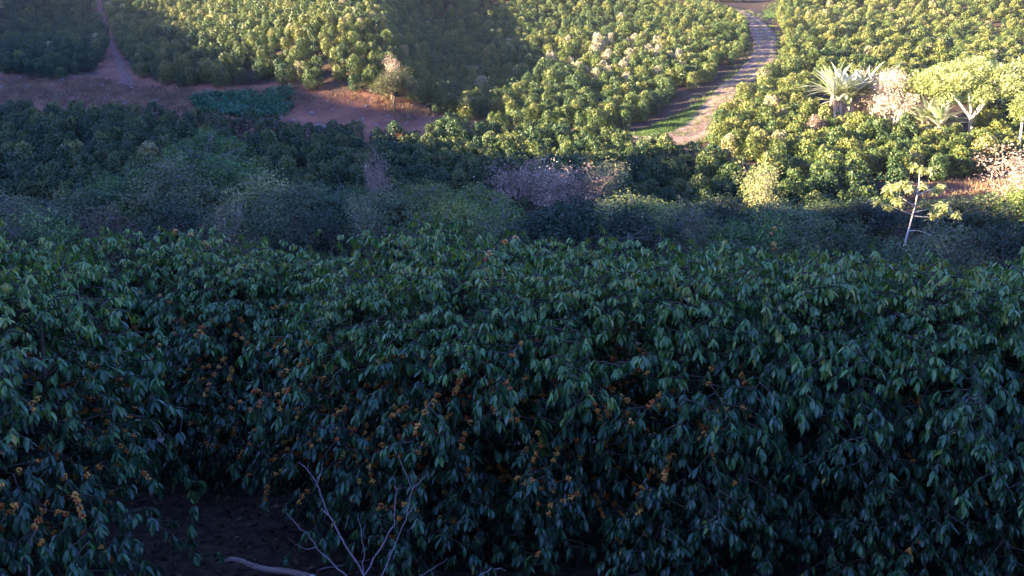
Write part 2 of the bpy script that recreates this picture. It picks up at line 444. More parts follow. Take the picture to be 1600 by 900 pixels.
tc_, tw_ = road('dirt_track', [(200, 135), (192, 112), (176, 75), (160, 30), (150, -10), (140, -60)], [1.3, .8, .6, .5, .5, .5], M['track'], 'narrow red dirt track climbing between the shaded fields at upper left', lift=0.0, wob=.4)

# ------------------------------------------------------------------ far coffee bushes
def far_bush(rng, nl=760, tintbase=0.3):
    """a rounded, slightly ragged column of hanging leaf sprays; radius about 0.8, height about 2.3"""
    h = 2.35; per = []
    zz = rng.rand(nl) ** 0.75
    ang = rng.rand(nl) * 2 * math.pi
    env = 0.80 * np.sqrt(np.clip(1 - np.abs(zz - 0.45) ** 3.6 / 0.58 ** 3.6, 0, 1)) * np.where(zz < 0.2, 0.8 + zz, 1)
    lob = 1 + 0.16 * np.sin(ang * 3 + rng.rand() * 6 + zz * 4) + 0.12 * np.sin(ang * 5 + zz * 9 + rng.rand() * 6)
    rr = env * lob * (0.72 + 0.33 * rng.rand(nl))
    pos = np.stack([np.cos(ang) * rr, np.sin(ang) * rr, 0.12 + zz * (h - 0.1) * (1 + 0.05 * np.sin(ang * 2))], 1)
    rad = np.stack([np.cos(ang), np.sin(ang), np.zeros(nl)], 1)
    d = rad * 0.6 + np.array([0, 0, -0.5]) + rng.randn(nl, 3) * 0.6
    nrm = rad + np.array([0, 0, 0.7]) + rng.randn(nl, 3) * 0.4
    v, f = flat_leaves(pos, d, nrm, (0.15 + 0.07 * rng.rand(nl)) * (1250 / nl) ** .42, (0.088 + 0.035 * rng.rand(nl)) * (1250 / nl) ** .42)
    # paler towards the top
    t = tintbase + 0.13 * smooth((zz - 0.5) / 0.45) + 0.10 * rng.randn(nl)
    return v, f, np.clip(t, 0, 1)

VARS = []
for k in range(14):
    VARS.append(far_bush(np.random.RandomState(100 + k), nl=1250 if k < 10 else 620, tintbase=0.0))
for k in range(8): VARS.append(far_bush(np.random.RandomState(130 + k), nl=600, tintbase=0.0))

def grid_field(poly, ang, row, step, seed, excl=None, shift=(0, 0)):
    """bushes in rows over the piece of ground whose outline in the photo is poly"""
    r = np.random.RandomState(seed)
    ca, sa = math.cos(ang), math.sin(ang)
    a = np.arange(-160, 160, step); b = np.arange(-160, 160, row)
    Aa, Bb = np.meshgrid(a, b)
    Aa = Aa + r.randn(*Aa.shape) * 0.16; Bb = Bb + r.randn(*Bb.shape) * 0.13 + 1.6 * np.sin(Aa * 0.05)
    x = Aa * ca - Bb * sa; y = Aa * sa + Bb * ca + 110
    x = x.ravel(); y = y.ravel()
    k = (y > 56) & (y < 215) & (np.abs(x) < 110); x = x[k]; y = y[k]
    z = zfun(x, y); px, py = project(x, y, z)
    k = inpoly(px, py, poly) & (r.rand(len(px)) > 0.03)
    # keep off the roads
    for cl, wd in ((rc, rw), (tc_, tw_)):
        d = np.sqrt(((x[:, None] - cl[None, :, 0]) ** 2 + (y[:, None] - cl[None, :, 1]) ** 2)).min(1)
        k &= d > wd.mean() / 2 + 0.35
    for e in (excl or []):
        k &= ~inpoly(px, py, e)
    return np.stack([x[k], y[k], z[k], px[k], py[k]], 1)

FA = [(-260, -150), (130, -150), (153, 20), (168, 72), (160, 105), (105, 130), (60, 128), (0, 115), (-260, 108)]
FB = [(150, -150), (163, 20), (182, 70), (206, 125), (280, 138), (345, 142), (400, 138), (440, 134), (500, 146), (600, 146), (640, 160), (700, 186), (800, 192), (860, 206), (965, 213), (1000, 198), (1050, 165), (1100, 137), (1128, 114), (1136, 98), (1166, 86), (1170, 46), (1166, 34), (1110, 26), (1040, 14), (960, -20), (900, -150)]
FE = [(1045, -8), (1130, 6), (1190, 0), (1200, -150), (930, -150), (1000, -30)]
FC = [(1215, -150), (1214, 50), (1218, 110), (1186, 146), (1148, 176), (1118, 204), (1118, 232), (1140, 248), (1210, 264), (1300, 279), (1400, 288), (1490, 286), (1550, 268), (1800, 262), (1800, -150)]
FD = [(-260, 184), (0, 186), (200, 197), (330, 210), (450, 224), (620, 232), (700, 212), (850, 218), (960, 234), (1010, 258), (1080, 268), (1160, 270), (1250, 283), (1360, 296), (1400, 318), (1400, 400), (-260, 400)]
EX_C = [[(1262, 200), (1275, 165), (1340, 150), (1440, 150), (1530, 175), (1535, 236), (1490, 240), (1400, 222)],
        [(1450, -20), (1464, -20), (1620, 88), (1620, 99)]]  # strip left without bushes to make a dark shadow line
fields = {
    'A': grid_field(FA, 0.10, 1.8, 0.92, 1), 'B': grid_field(FB, 0.22, 1.65, 0.86, 2), 'E': grid_field(FE, 0.3, 1.8, 1.1, 3),
    'C': grid_field(FC, 0.42, 1.8, 0.94, 4, EX_C), 'D': grid_field(FD, 0.12, 1.85, 0.95, 5)}
allb = []
_r = np.random.RandomState(77)
_t = unit(np.stack([np.gradient(rc[:, 0]), np.gradient(rc[:, 1])], 1)); _n = np.stack([-_t[:, 1], _t[:, 0]], 1)
if _n[len(_n) // 2, 0] > 0: _n = -_n                        # the side towards the sun
extra = []  # row of bushes added on this side to shade the upper road
last = None
for i_ in range(len(rc) * 60 // 110, len(rc)):
    p_ = rc[i_] + _n[i_] * (rw[i_] * .5 + 1.15 + .15 * _r.randn())
    if last is None or np.hypot(*(p_ - last)) > .95:
        last = p_; z_ = float(zfun(p_[0], p_[1])); a_, b_ = project(p_[0], p_[1], z_); extra.append([p_[0], p_[1], z_, float(a_), float(b_)])
extra = np.array(extra)
fields['B'] = np.vstack([fields['B'], extra])
for key, a in fields.items():
    for r_ in a: allb.append((key, *r_))
fr = np.random.RandomState(55)
def patch(x, y):     # patches of paler, yellower plants across the fields
    return 0.5 + 0.5 * np.sin(x * 0.13 + 0.7) * np.cos(y * 0.17 + x * 0.05) + 0.0
bush_info = []
for (key, x, y, z, px, py) in allb:
    base = {'A': 0.15, 'B': 0.34, 'E': 0.34, 'C': 0.42, 'D': 0.22}[key]  # paler for fields in sun, darker for shaded ones: light put into the tint
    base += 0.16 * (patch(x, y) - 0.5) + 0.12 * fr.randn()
    if key == 'B':       # a pale, half dry patch in the middle of the upper field
        q = ((px - 960) / 110) ** 2 + ((py - 105) / 38) ** 2
        if q < 1 and fr.rand() < 0.30: base = 0.92
    if fr.rand() < 0.006: base = 0.78
    if fr.rand() < 0.04: continue
    sc = float(np.interp(y, [70, 85, 115], [.88, .76, .58])) + 0.10 * fr.randn()
    bush_info.append((key, x, y, z, px, py, float(np.clip(base, 0.03, 0.95)), sc))
# the ones that show largest become things of their own
vis = [i for i, b in enumerate(bush_info) if -10 < b[4] < 1610 and -5 < b[5] < 345]
vis.sort(key=lambda i: bush_info[i][2])
own = set(vis[:278])
TINTS = [0.12, 0.25, 0.38, 0.52, 0.68, 0.9]
shared = {}
def far_label(b):
    key, px, py = b[0], b[4], b[5]
    if key == 'D':
        if px < 530: return ('dark green coffee bush in the shaded left third of the field below the red bank', 'coffee bushes in the shaded left of the middle field')
        if px < 1000: return ('green coffee bush in the middle of the field behind the bare pinkish shrubs', 'coffee bushes in the centre of the middle field')
        return ('round coffee bush in the low rows between the dirt road and valley thicket', 'coffee bushes in the low rows below the road')
    if key == 'C': return ('sunlit coffee bush in the lowest rows of the right field, below the bananas', 'coffee bushes on the lower edge of the right field')
    return ('sunlit coffee bush on the bottom edge of the upper field beside the road', 'coffee bushes on the lower edge of the upper field')
rest = Geo()
def rotz(v, a):
    c, s = math.cos(a), math.sin(a)
    return np.stack([v[:, 0] * c - v[:, 1] * s, v[:, 0] * s + v[:, 1] * c, v[:, 2]], 1)
for i, b in enumerate(bush_info):
    key, x, y, z, px, py, base, sc = b
    vi = fr.randint(10) if y < 98 else 10 + fr.randint(12); a = fr.rand() * 6.283
    zs = 0.90 + 0.26 * fr.rand(); wx = .82 + .20 * fr.rand()
    if i in own:
        ti = int(np.argmin([abs(base - t) for t in TINTS])); kk = (vi, ti)
        if kk not in shared:
            v, f, t = VARS[vi]
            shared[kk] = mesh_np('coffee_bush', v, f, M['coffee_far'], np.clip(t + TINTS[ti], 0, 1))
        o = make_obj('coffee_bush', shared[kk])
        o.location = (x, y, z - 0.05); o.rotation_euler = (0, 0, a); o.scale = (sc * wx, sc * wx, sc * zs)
        lab, grp = far_label(b)
        tag(o, lab, 'bush', grp)
    else:
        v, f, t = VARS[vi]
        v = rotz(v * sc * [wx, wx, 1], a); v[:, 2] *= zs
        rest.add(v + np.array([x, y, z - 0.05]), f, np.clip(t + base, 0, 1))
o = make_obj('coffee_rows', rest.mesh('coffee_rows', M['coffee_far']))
tag(o, 'rows of coffee bushes covering the far hillside up to the top of the picture', 'coffee bushes', kind='stuff')
print('bushes', len(bush_info), 'own', len(own))

# ------------------------------------------------------------------ scrub trees of the valley
def limb_path(p0, p1, bend, rng, k=6):
    t = np.linspace(0, 1, k)[:, None]
    m = p0 * (1 - t) + p1 * t
    off = rng.randn(3) * bend
    return m + off * (np.sin(t * math.pi)) + rng.randn(k, 3) * bend * 0.15 * t

def tree_meshes(seed, h, cr, ch, lobes, nleaf, leaf, bark, fol, tint=0.35, trunk_r=0.10, hang=0.3, fork=0.35, gaps=0.0):
    """crown of leaf sprays in uneven lobes on forked limbs; returns (trunk mesh, crown mesh), unit metres"""
    rng = np.random.RandomState(seed)
    gt = Geo(); gc = Geo()
    cz = h - ch * 0.5
    f0 = np.array([0, 0, h * fork])
    tube(gt, limb_path(np.zeros(3), f0, 0.08, rng, 5), np.linspace(trunk_r, trunk_r * .75, 5), 6)
    for k in range(lobes):
        a = k * 2.399 + rng.rand(); rr = cr * math.sqrt((k + 0.4) / lobes) * 0.8
        c = np.array([math.cos(a) * rr, math.sin(a) * rr, cz + ch * (0.32 - 0.55 * (rr / cr) ** 1.5) + rng.randn() * ch * 0.09])
        lr = cr * (0.36 + 0.18 * rng.rand())
        tube(gt, limb_path(f0, c, 0.15, rng, 6), np.linspace(trunk_r * .55, trunk_r * .12, 6), 5)
        for q in range(3):
            e = c + unit(rng.randn(3) + [0, 0, .4]) * lr * 0.8
            tube(gt, limb_path(c * 0.75 + f0 * 0.25, e, 0.08, rng, 4), np.linspace(trunk_r * .2, trunk_r * .06, 4), 4)
        m = nleaf // lobes
        nt_ = 26; td = unit(rng.randn(nt_, 3) + [0, 0, .25]); tr_ = lr * (0.45 + 0.75 * rng.rand(nt_) ** .8); ti_ = rng.randint(0, nt_, m)
        tc3 = c + td * tr_[:, None] * np.array([1, 1, 0.85])
        tone = 0.20 * rng.randn(nt_)
        p = tc3[ti_] + rng.randn(m, 3) * (.07 + .05 * rng.rand(nt_))[ti_][:, None] * cr
        d = unit(p - c)
        for q in range(0, nt_, 3):
            tube(gt, limb_path(c, tc3[q] + td[q] * .25, .05, rng, 4), [.02, .016, .010, .004], 4)
        dd = d * 0.7 + rng.randn(m, 3) * 0.5 + np.array([0, 0, -hang])
        v, f = flat_leaves(p, dd, d + rng.randn(m, 3) * .5 + [0, 0, .4], leaf * (0.7 + 0.6 * rng.rand(m)), leaf * 0.5 * (0.7 + 0.6 * rng.rand(m)))
        t = tint + 0.10 * rng.randn() + tone[ti_] + 0.08 * rng.randn(m)
        gc.add(v, f, np.clip(t, 0, 1))
    return gt.mesh('trunk', bark, True), gc.mesh('crown', fol)

def bare_meshes(seed, h, spread, bark, fol, tint=0.5, leafn=500, r0=0.05, stems=5):
    """many upright thin stems with twigs and a thin veil of dry leaves"""
    rng = np.random.RandomState(seed)
    gt = Geo(); gc = Geo()
    tips = []
    for s in range(stems):
        a = rng.rand() * 6.28; e = np.array([math.cos(a) * spread * rng.rand(), math.sin(a) * spread * rng.rand(), h * (0.8 + 0.25 * rng.rand())])
        p = limb_path(rng.randn(3) * [.1, .1, 0], e, 0.12, rng, 7)
        tube(gt, p, np.linspace(r0, r0 * .25, 7), 5)
        for q in range(9):
            k = rng.randint(2, 7); b = p[k]
            e2 = b + unit(rng.randn(3) * [1, 1, .3] + [0, 0, 1.0]) * h * (0.12 + 0.2 * rng.rand())
            tube(gt, limb_path(b, e2, 0.04, rng, 4), np.linspace(r0 * .35, r0 * .12, 4), 4); tips.append(e2)
            for w_ in range(2):
                e3 = e2 + unit(rng.randn(3) + [0, 0, .8]) * h * 0.1
                tube(gt, limb_path(e2, e3, 0.02, rng, 3), np.linspace(r0 * .2, r0 * .08, 3), 4); tips.append(e3)
    tips = np.array(tips)
    k = rng.randint(0, len(tips), leafn)
    p = tips[k] + rng.randn(leafn, 3) * 0.22
    v, f = flat_leaves(p, rng.randn(leafn, 3), rng.randn(leafn, 3), 0.13 + 0.08 * rng.rand(leafn), 0.06 + .03 * rng.rand(leafn))
    gc.add(v, f, np.clip(tint + .12 * rng.randn(leafn), 0, 1))
    return gt.mesh('stems', bark, True), gc.mesh('foliage', fol)

def place(kind, meshes, partnames, loc, rz, sc, label, cat, group=None):
    e = bpy.data.objects.new(kind, None); C.objects.link(e)
    e.location = loc; e.rotation_euler = (0, 0, rz); e.scale = sc
    e.empty_display_size = 0.3
    for m_, nme in zip(meshes, partnames):
        c_ = make_obj(nme, m_, e)
        if nme == 'cherries': c_['kind'] = 'stuff'
    tag(e, label, cat, group)
    return e

SCR = []
for k in range(4): SCR.append(tree_meshes(200 + k, 6.0, 2.3, 4.6, 15, 9000, 0.17, M['greybark'], M['scrub'], tint=[.18, .32, .10, .42][k]))
for k in range(2): SCR.append(tree_meshes(210 + k, 6.0, 2.0, 5.2, 16, 7500, 0.13, M['greybark'], M['scrub'], tint=[.5, .3][k], hang=.6))
DRYT = [tree_meshes(220, 5.5, 2.0, 4.4, 12, 2600, 0.18, M['greybark'], M['dry'], tint=0.15),
        tree_meshes(221, 5.0, 2.0, 4.0, 12, 3400, 0.2, M['greybark'], M['lime'], tint=0.45)]
ORD = ['first', 'second', 'third', 'fourth', 'fifth', 'sixth', 'seventh', 'eighth', 'ninth', 'tenth', 'eleventh', 'twelfth', 'thirteenth', 'fourteenth',
       'fifteenth', 'sixteenth', 'seventeenth', 'eighteenth', 'nineteenth', 'twentieth']
# back rank: centre x, top y, depth, width in photo pixels, mesh, look
BACK = [(35, 312, 55, 110, 4, 'wispy grey-green'), (118, 300, 54, 115, 0, 'grey-green'), (185, 272, 56, 110, 1, 'loose green'), (262, 262, 56, 125, 4, 'rounded grey-green'),
        (325, 212, 60, 125, 5, 'tall soft green'), (405, 276, 57, 95, 'L', 'yellow-topped'), (455, 290, 55, 110, 0, 'dense grey-green'),
        (530, 296, 56, 100, 1, 'bluish green'), (598, 300, 56, 95, 3, 'small green'), (668, 292, 57, 90, 4, 'wispy olive'), (742, 296, 56, 100, 5, 'feathery olive'),
        (1015, 312, 54, 95, 3, 'pale-topped'), (1120, 312, 54, 120, 2, 'broad dark'), (1215, 318, 54, 110, 1, 'rounded green'),
        (1290, 316, 55, 100, 0, 'dull green'), (1350, 312, 55, 105, 2, 'dark'), (1475, 312, 54, 100, 2, 'dark bushy'), (1545, 306, 54, 110, 0, 'dense dull green'), (1612, 296, 54, 100, 3, 'olive')]
FRONT = [(5, 345, 44, 110, 0, 'grey-green'), (90, 340, 45, 110, 1, 'wispy green'), (172, 325, 46, 120, 0, 'purplish grey'), (262, 322, 46, 120, 2, 'dark'), (345, 330, 45, 110, 4, 'hazy grey'),
         (425, 328, 45, 110, 0, 'grey-green'), (505, 335, 45, 105, 2, 'dark'), (575, 332, 45, 100, 4, 'twiggy grey'), (645, 335, 44, 95, 0, 'grey-green'), (705, 315, 47, 95, 3, 'olive green'),
         (790, 325, 45, 105, 5, 'feathery green'), (885, 322, 44, 150, 2, 'broad dark bluish'), (975, 330, 44, 130, 2, 'dark domed'), (1075, 335, 45, 110, 4, 'wispy grey-green'),
         (1165, 342, 43, 120, 1, 'leafy green'), (1262, 340, 43, 120, 5, 'feathery grey-green'), (1345, 352, 42, 110, 0, 'dull green'), (1420, 372, 40, 120, 1, 'low spreading'),
         (1500, 362, 41, 120, 4, 'low grey-green'), (1585, 352, 41, 120, 2, 'dark')]
tr = np.random.RandomState(31)
def put_scrub(lst, rank, group):
    for k, (px, py, D, wpx, mi, look) in enumerate(lst):
        q = world_at(px, py, D)
        gz = float(zfun(q[0], D)); h = q[2] - gz
        wm = wpx * D / FPX * 1.22
        if mi == 'L': ms, h0, c0 = DRYT[1], 5.0, 2.0
        else: ms = SCR[mi]; h0, c0 = 6.0, (2.3 if mi < 4 else 2.0)
        s = wm / 2 / c0 * 1.0
        sz = h / h0 * 1.02
        col = (1, 1, 1)
        for wd_, c_ in (('dark', (.50, .55, .60)), ('bluish', (.7, .9, .95)), ('grey', (1.05, .95, 1.0)), ('purplish', (1.25, .85, 1.05)), ('olive', (1.35, 1.3, .85)), ('hazy', (1.3, 1.15, 1.3)),
                        ('soft green', (.9, 1.25, .85)), ('loose green', (.85, 1.2, .8)), ('leafy green', (.85, 1.15, .8)), ('wispy green', (1.1, 1.4, 1.0)), ('feathery', (1.25, 1.35, 1.1)), ('pale', (1.7, 1.6, 1.2)), ('dull', (.8, .8, .75))):
            if wd_ in look: col = tuple(a * b for a, b in zip(col, c_))
        e_ = place('scrub_tree', ms, ('trunk', 'crown'), (q[0], D, gz), tr.rand() * 6.28, (s, s, sz),
              f'{look} scrub tree, {ORD[k]} from left in {rank} rank of valley thicket', 'tree', group)
        for ch in e_.children: ch.color = (*col, 1)
TREE_TINT = True
put_scrub(BACK, 'back', 'scrub trees in the back rank of the valley thicket')
put_scrub(FRONT, 'front', 'scrub trees in the front rank of the valley thicket')

# bare and dry shrubs
BARE = [bare_meshes(301, 4.5, 2.2, M['pinktwig'], M['dry'], .5, 2400, r0=.035, stems=13), bare_meshes(302, 4.5, 2.1, M['pinktwig'], M['dry'], .65, 2600, r0=.035, stems=13), bare_meshes(303, 4.0, 1.4, M['pinktwig'], M['scrub'], .85, 2800, r0=.03, stems=10)]
def put_top(px, py, D, h, ms, parts, kind, label, cat, group=None, s=None):
    q = world_at(px, py, D); gz = float(zfun(q[0], D)); hh = q[2] - gz
    k = hh / h
    return place(kind, ms, parts, (q[0], D, gz), tr.rand() * 6.28, (s or k, s or k, k), label, cat, group)
g_ = 'bare shrubs at the edge of the middle field'
put_top(812, 274, 59, 4.5, BARE[0], ('stems', 'foliage'), 'bare_shrub', 'leftmost bare pinkish shrub with upright twigs at the field edge', 'shrub', g_, 1.1)
put_top(860, 280, 58, 4.5, BARE[1], ('stems', 'foliage'), 'bare_shrub', 'pale twiggy shrub second from the left among the bare shrubs', 'shrub', g_, 1.1)
put_top(908, 282, 58, 4.5, BARE[0], ('stems', 'foliage'), 'bare_shrub', 'dry pinkish shrub third from the left among the bare shrubs', 'shrub', g_, 1.0)
put_top(948, 270, 59, 4.0, BARE[2], ('stems', 'foliage'), 'dry_shrub', 'olive and yellow half-dry shrub at right end of the bare shrubs', 'shrub', g_, 1.2)
put_top(980, 306, 54, 5.0, DRYT[1], ('trunk', 'crown'), 'domed_tree', 'domed tree with yellow-lit top above the dark thicket', 'tree', None, 1.1)
put_top(592, 264, 60, 4.5, BARE[0], ('stems', 'foliage'), 'bare_sapling', 'small bare pinkish sapling standing alone in the shaded field', 'sapling', None, 0.55)
put_top(1192, 276, 58, 4.0, BARE[2], ('stems', 'foliage'), 'yellow_shrub', 'yellowish open shrub above the thicket left of the pale leaning tree', 'shrub', None, 0.9)
put_top(1595, 262, 58, 4.5, BARE[1], ('stems', 'foliage'), 'dry_shrub', 'pale dry shrub lit by the sun at the right frame edge', 'shrub', None, 1.3)
RB = tree_meshes(331, 2.6, 0.9, 2.2, 8, 1300, 0.18, M['greybark'], M['red'], tint=0.5, trunk_r=.05)
PB = tree_meshes(332, 2.4, 0.9, 2.0, 8, 1300, 0.18, M['greybark'], M['dry'], tint=0.5, trunk_r=.05)
def put_ground(px, py, ms, parts, kind, label, cat, sc=(1, 1, 1), group=None, d0=58, rz=None):
    q = hit(px, py, d0)
    return place(kind, ms, parts, tuple(q), tr.rand() * 6.28 if rz is None else rz, sc, label, cat, group)
put_ground(628, 246, RB, ('trunk', 'crown'), 'red_bush', 'rusty red bush at the upper edge of the middle field', 'bush', (.8, .8, .8))
put_ground(1272, 232, PB, ('trunk', 'crown'), 'dry_bush', 'dry pinkish bush among green coffee in the right field', 'bush')
SC2 = tree_meshes(333, 4.2, 2.0, 3.8, 14, 9000, 0.14, M['bark'], M['scrub'], tint=0.15, hang=.5)
gs_ = put_ground(618, 176, SC2, ('trunk', 'crown'), 'grey_scrub_tree', 'greyish purple scrub tree at the right end of the red bank', 'tree', (1, 1, .9))
for ch in gs_.children: ch.color = (1.25, .9, 1.0, 1)
put_ground(612, 160, BARE[1], ('stems', 'foliage'), 'pale_shrub', 'small pale dry shrub behind the greyish scrub tree on the bank', 'shrub', (.55, .55, .7))
DB = tree_meshes(334, 3.4, 1.8, 3.2, 16, 11000, 0.12, M['palebark'], M['dry'], tint=0.95, hang=.5, fork=.12)
db_ = put_ground(1392, 204, DB, ('trunk', 'crown'), 'dry_shrub', 'large pale straw-coloured shrub between the two banana clumps', 'shrub', (1.3, 1.3, 1.6))
db_.location.z -= 0.9
put_ground(1362, 196, BARE[1], ('stems', 'foliage'), 'dry_shrub', 'thin dry shrub leaning beside the taller banana clump', 'shrub', (.8, .8, .8))

# umbrella tree with a pale forked trunk
def umbrella_tree():
    rng = np.random.RandomState(400); gt = Geo(); gc = Geo()
    f0 = np.array([0, 0, 1.35])
    tube(gt, [[0, 0, -.3], [.05, 0, .6], [-.02, 0, 1.0], f0], [.30, .25, .22, .21], 10)
    tips = []
    for k, a in enumerate([3.2, 0.15, 1.5, 4.9]):  # two heavy limbs, two light ones
        L = 2.2 + rng.rand() * 1.2
        e = f0 + np.array([math.cos(a) * L * .80, math.sin(a) * L * .6, 2.2 + rng.rand() * .6])
        m = f0 * .5 + e * .5 + np.array([0, 0, .1])
        tube(gt, [f0, f0 * .75 + m * .25, m, m * .4 + e * .6, e], [.15, .13, .10, .08, .05] if k < 2 else [.12, .09, .06, .04, .02], 8)
        for q in range(6):
            e2 = e + np.array([rng.randn() * 1.4, rng.randn() * 1.4, .4 + rng.rand() * .8])
            tube(gt, limb_path(m * (rng.rand() * .4) + e * 1 - m * 0 if False else e, e2, .1, rng, 4), [.045, .035, .02, .01], 5); tips.append(e2)
    for k in range(58):
        a = k * 2.399; rr = 5.3 * math.sqrt((k + .5) / 58)
        c = np.array([math.cos(a) * rr, math.sin(a) * rr * .85, 5.0 - 0.06 * rr ** 2 + rng.randn() * .28])
        m = 330; d = unit(rng.randn(m, 3)); lr = .8 + .35 * rng.rand()
        p = c + d * (lr * (0.5 + .5 * rng.rand(m)))[:, None] * np.array([1, 1, .75])
        v, f = flat_leaves(p, d + rng.randn(m, 3) * .5, d * .5 + rng.randn(m, 3) * .4 + [0, 0, .8], .16 + .1 * rng.rand(m), .09 + .05 * rng.rand(m))
        gc.add(v, f, np.clip(.66 + .14 * rng.randn() + .12 * rng.randn(m), 0, 1))
    return gt.mesh('trunk', M['palebark'], True), gc.mesh('crown', M['lime'])
put_ground(1516, 216, umbrella_tree(), ('trunk', 'crown'), 'umbrella_tree', 'wide flat-crowned yellow-green tree with pale forked trunk in the right field', 'tree', (1.05, 1.05, 1.12), rz=0.0)

# banana clumps: pseudostems, long arching blades, hanging dead leaves
def banana(seed, nst, spread, h):
    rng = np.random.RandomState(seed); stems = []; gl = Geo(); gd = Geo()
    for s in range(nst):
        b = np.array([rng.randn() * spread, rng.randn() * spread * .7, 0]); hs = h * (.26 + .2 * rng.rand()); gs = Geo()
        top = b + np.array([rng.randn() * .25, rng.randn() * .25, hs])
        tube(gs, limb_path(b, top, .05, rng, 5), [.17, .15, .13, .11, .08], 8); stems.append(gs.mesh('pseudostem', M['greybark'], True))
        m = 15
        a = rng.rand() * 6.28 + np.arange(m) * 2.4; el = 0.35 + 1.15 * rng.rand(m)
        d = np.stack([np.cos(a) * np.cos(el), np.sin(a) * np.cos(el), np.sin(el)], 1)
        leaves(gl, np.repeat(top[None], m, 0), d, np.stack([-np.cos(a) * np.sin(el), -np.sin(a) * np.sin(el), np.cos(el)], 1), h * (.32 + .18 * rng.rand(m)), .34 + .12 * rng.rand(m), .10 + .4 * rng.rand(m), .4, np.clip(.72 + .22 * rng.randn(m), 0, 1), rng)
        m = 7; a = rng.rand(m) * 6.28
        d = np.stack([np.cos(a) * .4, np.sin(a) * .4, -np.ones(m)], 1)
        leaves(gd, np.repeat((top - [0, 0, .2])[None], m, 0), d, np.stack([np.cos(a), np.sin(a), .3 + 0 * a], 1), hs * (.55 + .35 * rng.rand(m)), .28, .1, .5, np.clip(.75 + .15 * rng.randn(m), 0, 1), rng)
    return [gl.mesh('leaf_blades', M['banana'], True), gd.mesh('dead_leaves', M['dry'])] + stems
bp = ('leaf_blades', 'dead_leaves') + ('pseudostem',) * 20
put_ground(1318, 200, banana(501, 15, 1.3, 6.6), bp, 'banana_clump', 'tall fan-shaped banana clump bright in the sun, left of the straw shrub', 'banana clump', group='banana clumps in the right field')
put_ground(1462, 226, banana(502, 9, 1.0, 4.8), bp, 'banana_clump', 'smaller banana clump at the foot of the forked pale trunk', 'banana clump', group='banana clumps in the right field')

# pale slender tree with leaf clusters at the branch ends
def cecropia():
    rng = np.random.RandomState(600); gt = Geo(); gc = Geo()
    p = [[-.55, 0, 0], [-.25, 0, 1.2], [0, 0, 2.4], [.22, 0, 3.5], [.32, 0, 4.4], [.33, 0, 5.3]]
    tube(gt, p, [.065, .058, .05, .04, .03, .02], 8)
    br = [([.10, 0, 3.0], [-.8, .1, 3.3], [-1.4, .1, 3.55], 1.0), ([.22, 0, 3.4], [-.5, .4, 3.9], [-1.0, .5, 4.25], 1.0), ([.3, 0, 4.1], [-.2, -.3, 4.5], [-.65, -.4, 4.7], .9),
          ([.32, 0, 4.6], [.3, 0, 5.0], [.32, 0, 5.35], .8), ([.3, 0, 4.0], [.8, .2, 4.2], [1.25, .2, 4.35], .9), ([.10, 0, 2.95], [1.0, -.1, 2.8], [1.9, -.1, 3.0], 1.2), ([.12, 0, 3.1], [.9, .4, 3.2], [1.7, .4, 3.35], .9),
          ([-.05, 0, 2.15], [.9, 0, 2.3], [1.75, 0, 1.5], 0)]
    for a, b, c, s in br:
        a, b, c = map(np.array, (a, b, c))
        t = np.linspace(0, 1, 7)[:, None]; q = a * (1 - t) ** 2 + 2 * b * t * (1 - t) + c * t * t
        tube(gt, q, np.linspace(.03, .010, 7), 6)
        if s:
            for k in range(4):
                cc = c + rng.randn(3) * [.38, .38, .12] * s
                m = 34; an = rng.rand(m) * 6.28
                d = np.stack([np.cos(an), np.sin(an), -.15 + .4 * rng.randn(m)], 1)
                leaves(gc, np.repeat(cc[None], m, 0) + rng.randn(m, 3) * .08, d, np.stack([0 * an, 0 * an, 1 + 0 * an], 1) + rng.randn(m, 3) * .2, .34, .13, .25, .2, np.clip(.9 + .15 * rng.randn(m), 0, 1), rng, full=False)
        else:
            m = 40; k = rng.rand(m); pp = q[4] * (1 - k[:, None]) + q[6] * k[:, None]
            leaves(gc, pp, rng.randn(m, 3) + [0, 0, -.8], rng.randn(m, 3), .16, .05, .1, .2, .1, rng, full=False)
    return gt.mesh('trunk', M['palebark'], True), gc.mesh('crown', M['lime'])
q = world_at(1424, 376, 47)
e = place('slender_tree', cecropia(), ('trunk', 'crown'), (q[0] - .15, 47, q[2] - 1.6), 0, (.92, .92, .98), 'slender pale-trunked tree with yellow-green leaf clusters rising above the thicket', 'tree')
zt_ = float(zfun(q[0], 47)); k_ = (q[2] - zt_)
# lengthen the trunk down to the valley floor
gt = Geo(); tube(gt, [[-.50, 0, 0.2], [-.9, 0, -1.2], [-1.3, 0, (zt_ - (q[2] - 1.6)) / .98]], [.066, .08, .10], 8)
lo = make_obj('lower_trunk', gt.mesh('lower_trunk', M['palebark'], True), e)
# white trunks at the right edge
def pale_tree(seed):
    rng = np.random.RandomState(seed); gt = Geo(); gc = Geo()
    for s, x in enumerate((-.12, .32)):
        p = limb_path(np.array([x, 0, -.2]), np.array([x * 1.4 + .1, 0, 4.4 - s * .6]), .06, rng, 7)
        tube(gt, p, np.linspace(.13, .06, 7), 7)
        for q in range(14):
            c = p[-1] + rng.randn(3) * [.6, .6, .45]
            tube(gt, limb_path(p[-2], c, .05, rng, 3), [.03, .02, .01], 4)
            m = 90; v, f = flat_leaves(c + rng.randn(m, 3) * .25, rng.randn(m, 3), rng.randn(m, 3) + [0, 0, .6], .2, .1)
            gc.add(v, f, np.clip(.35 + .15 * rng.randn(m), 0, 1))
    return gt.mesh('trunk', M['palebark'], True), gc.mesh('crown', M['lime'])
put_ground(1592, 262, pale_tree(610), ('trunk', 'crown'), 'white_trunk_tree', 'small tree with twin white trunks at the right frame edge', 'tree', rz=0.1)

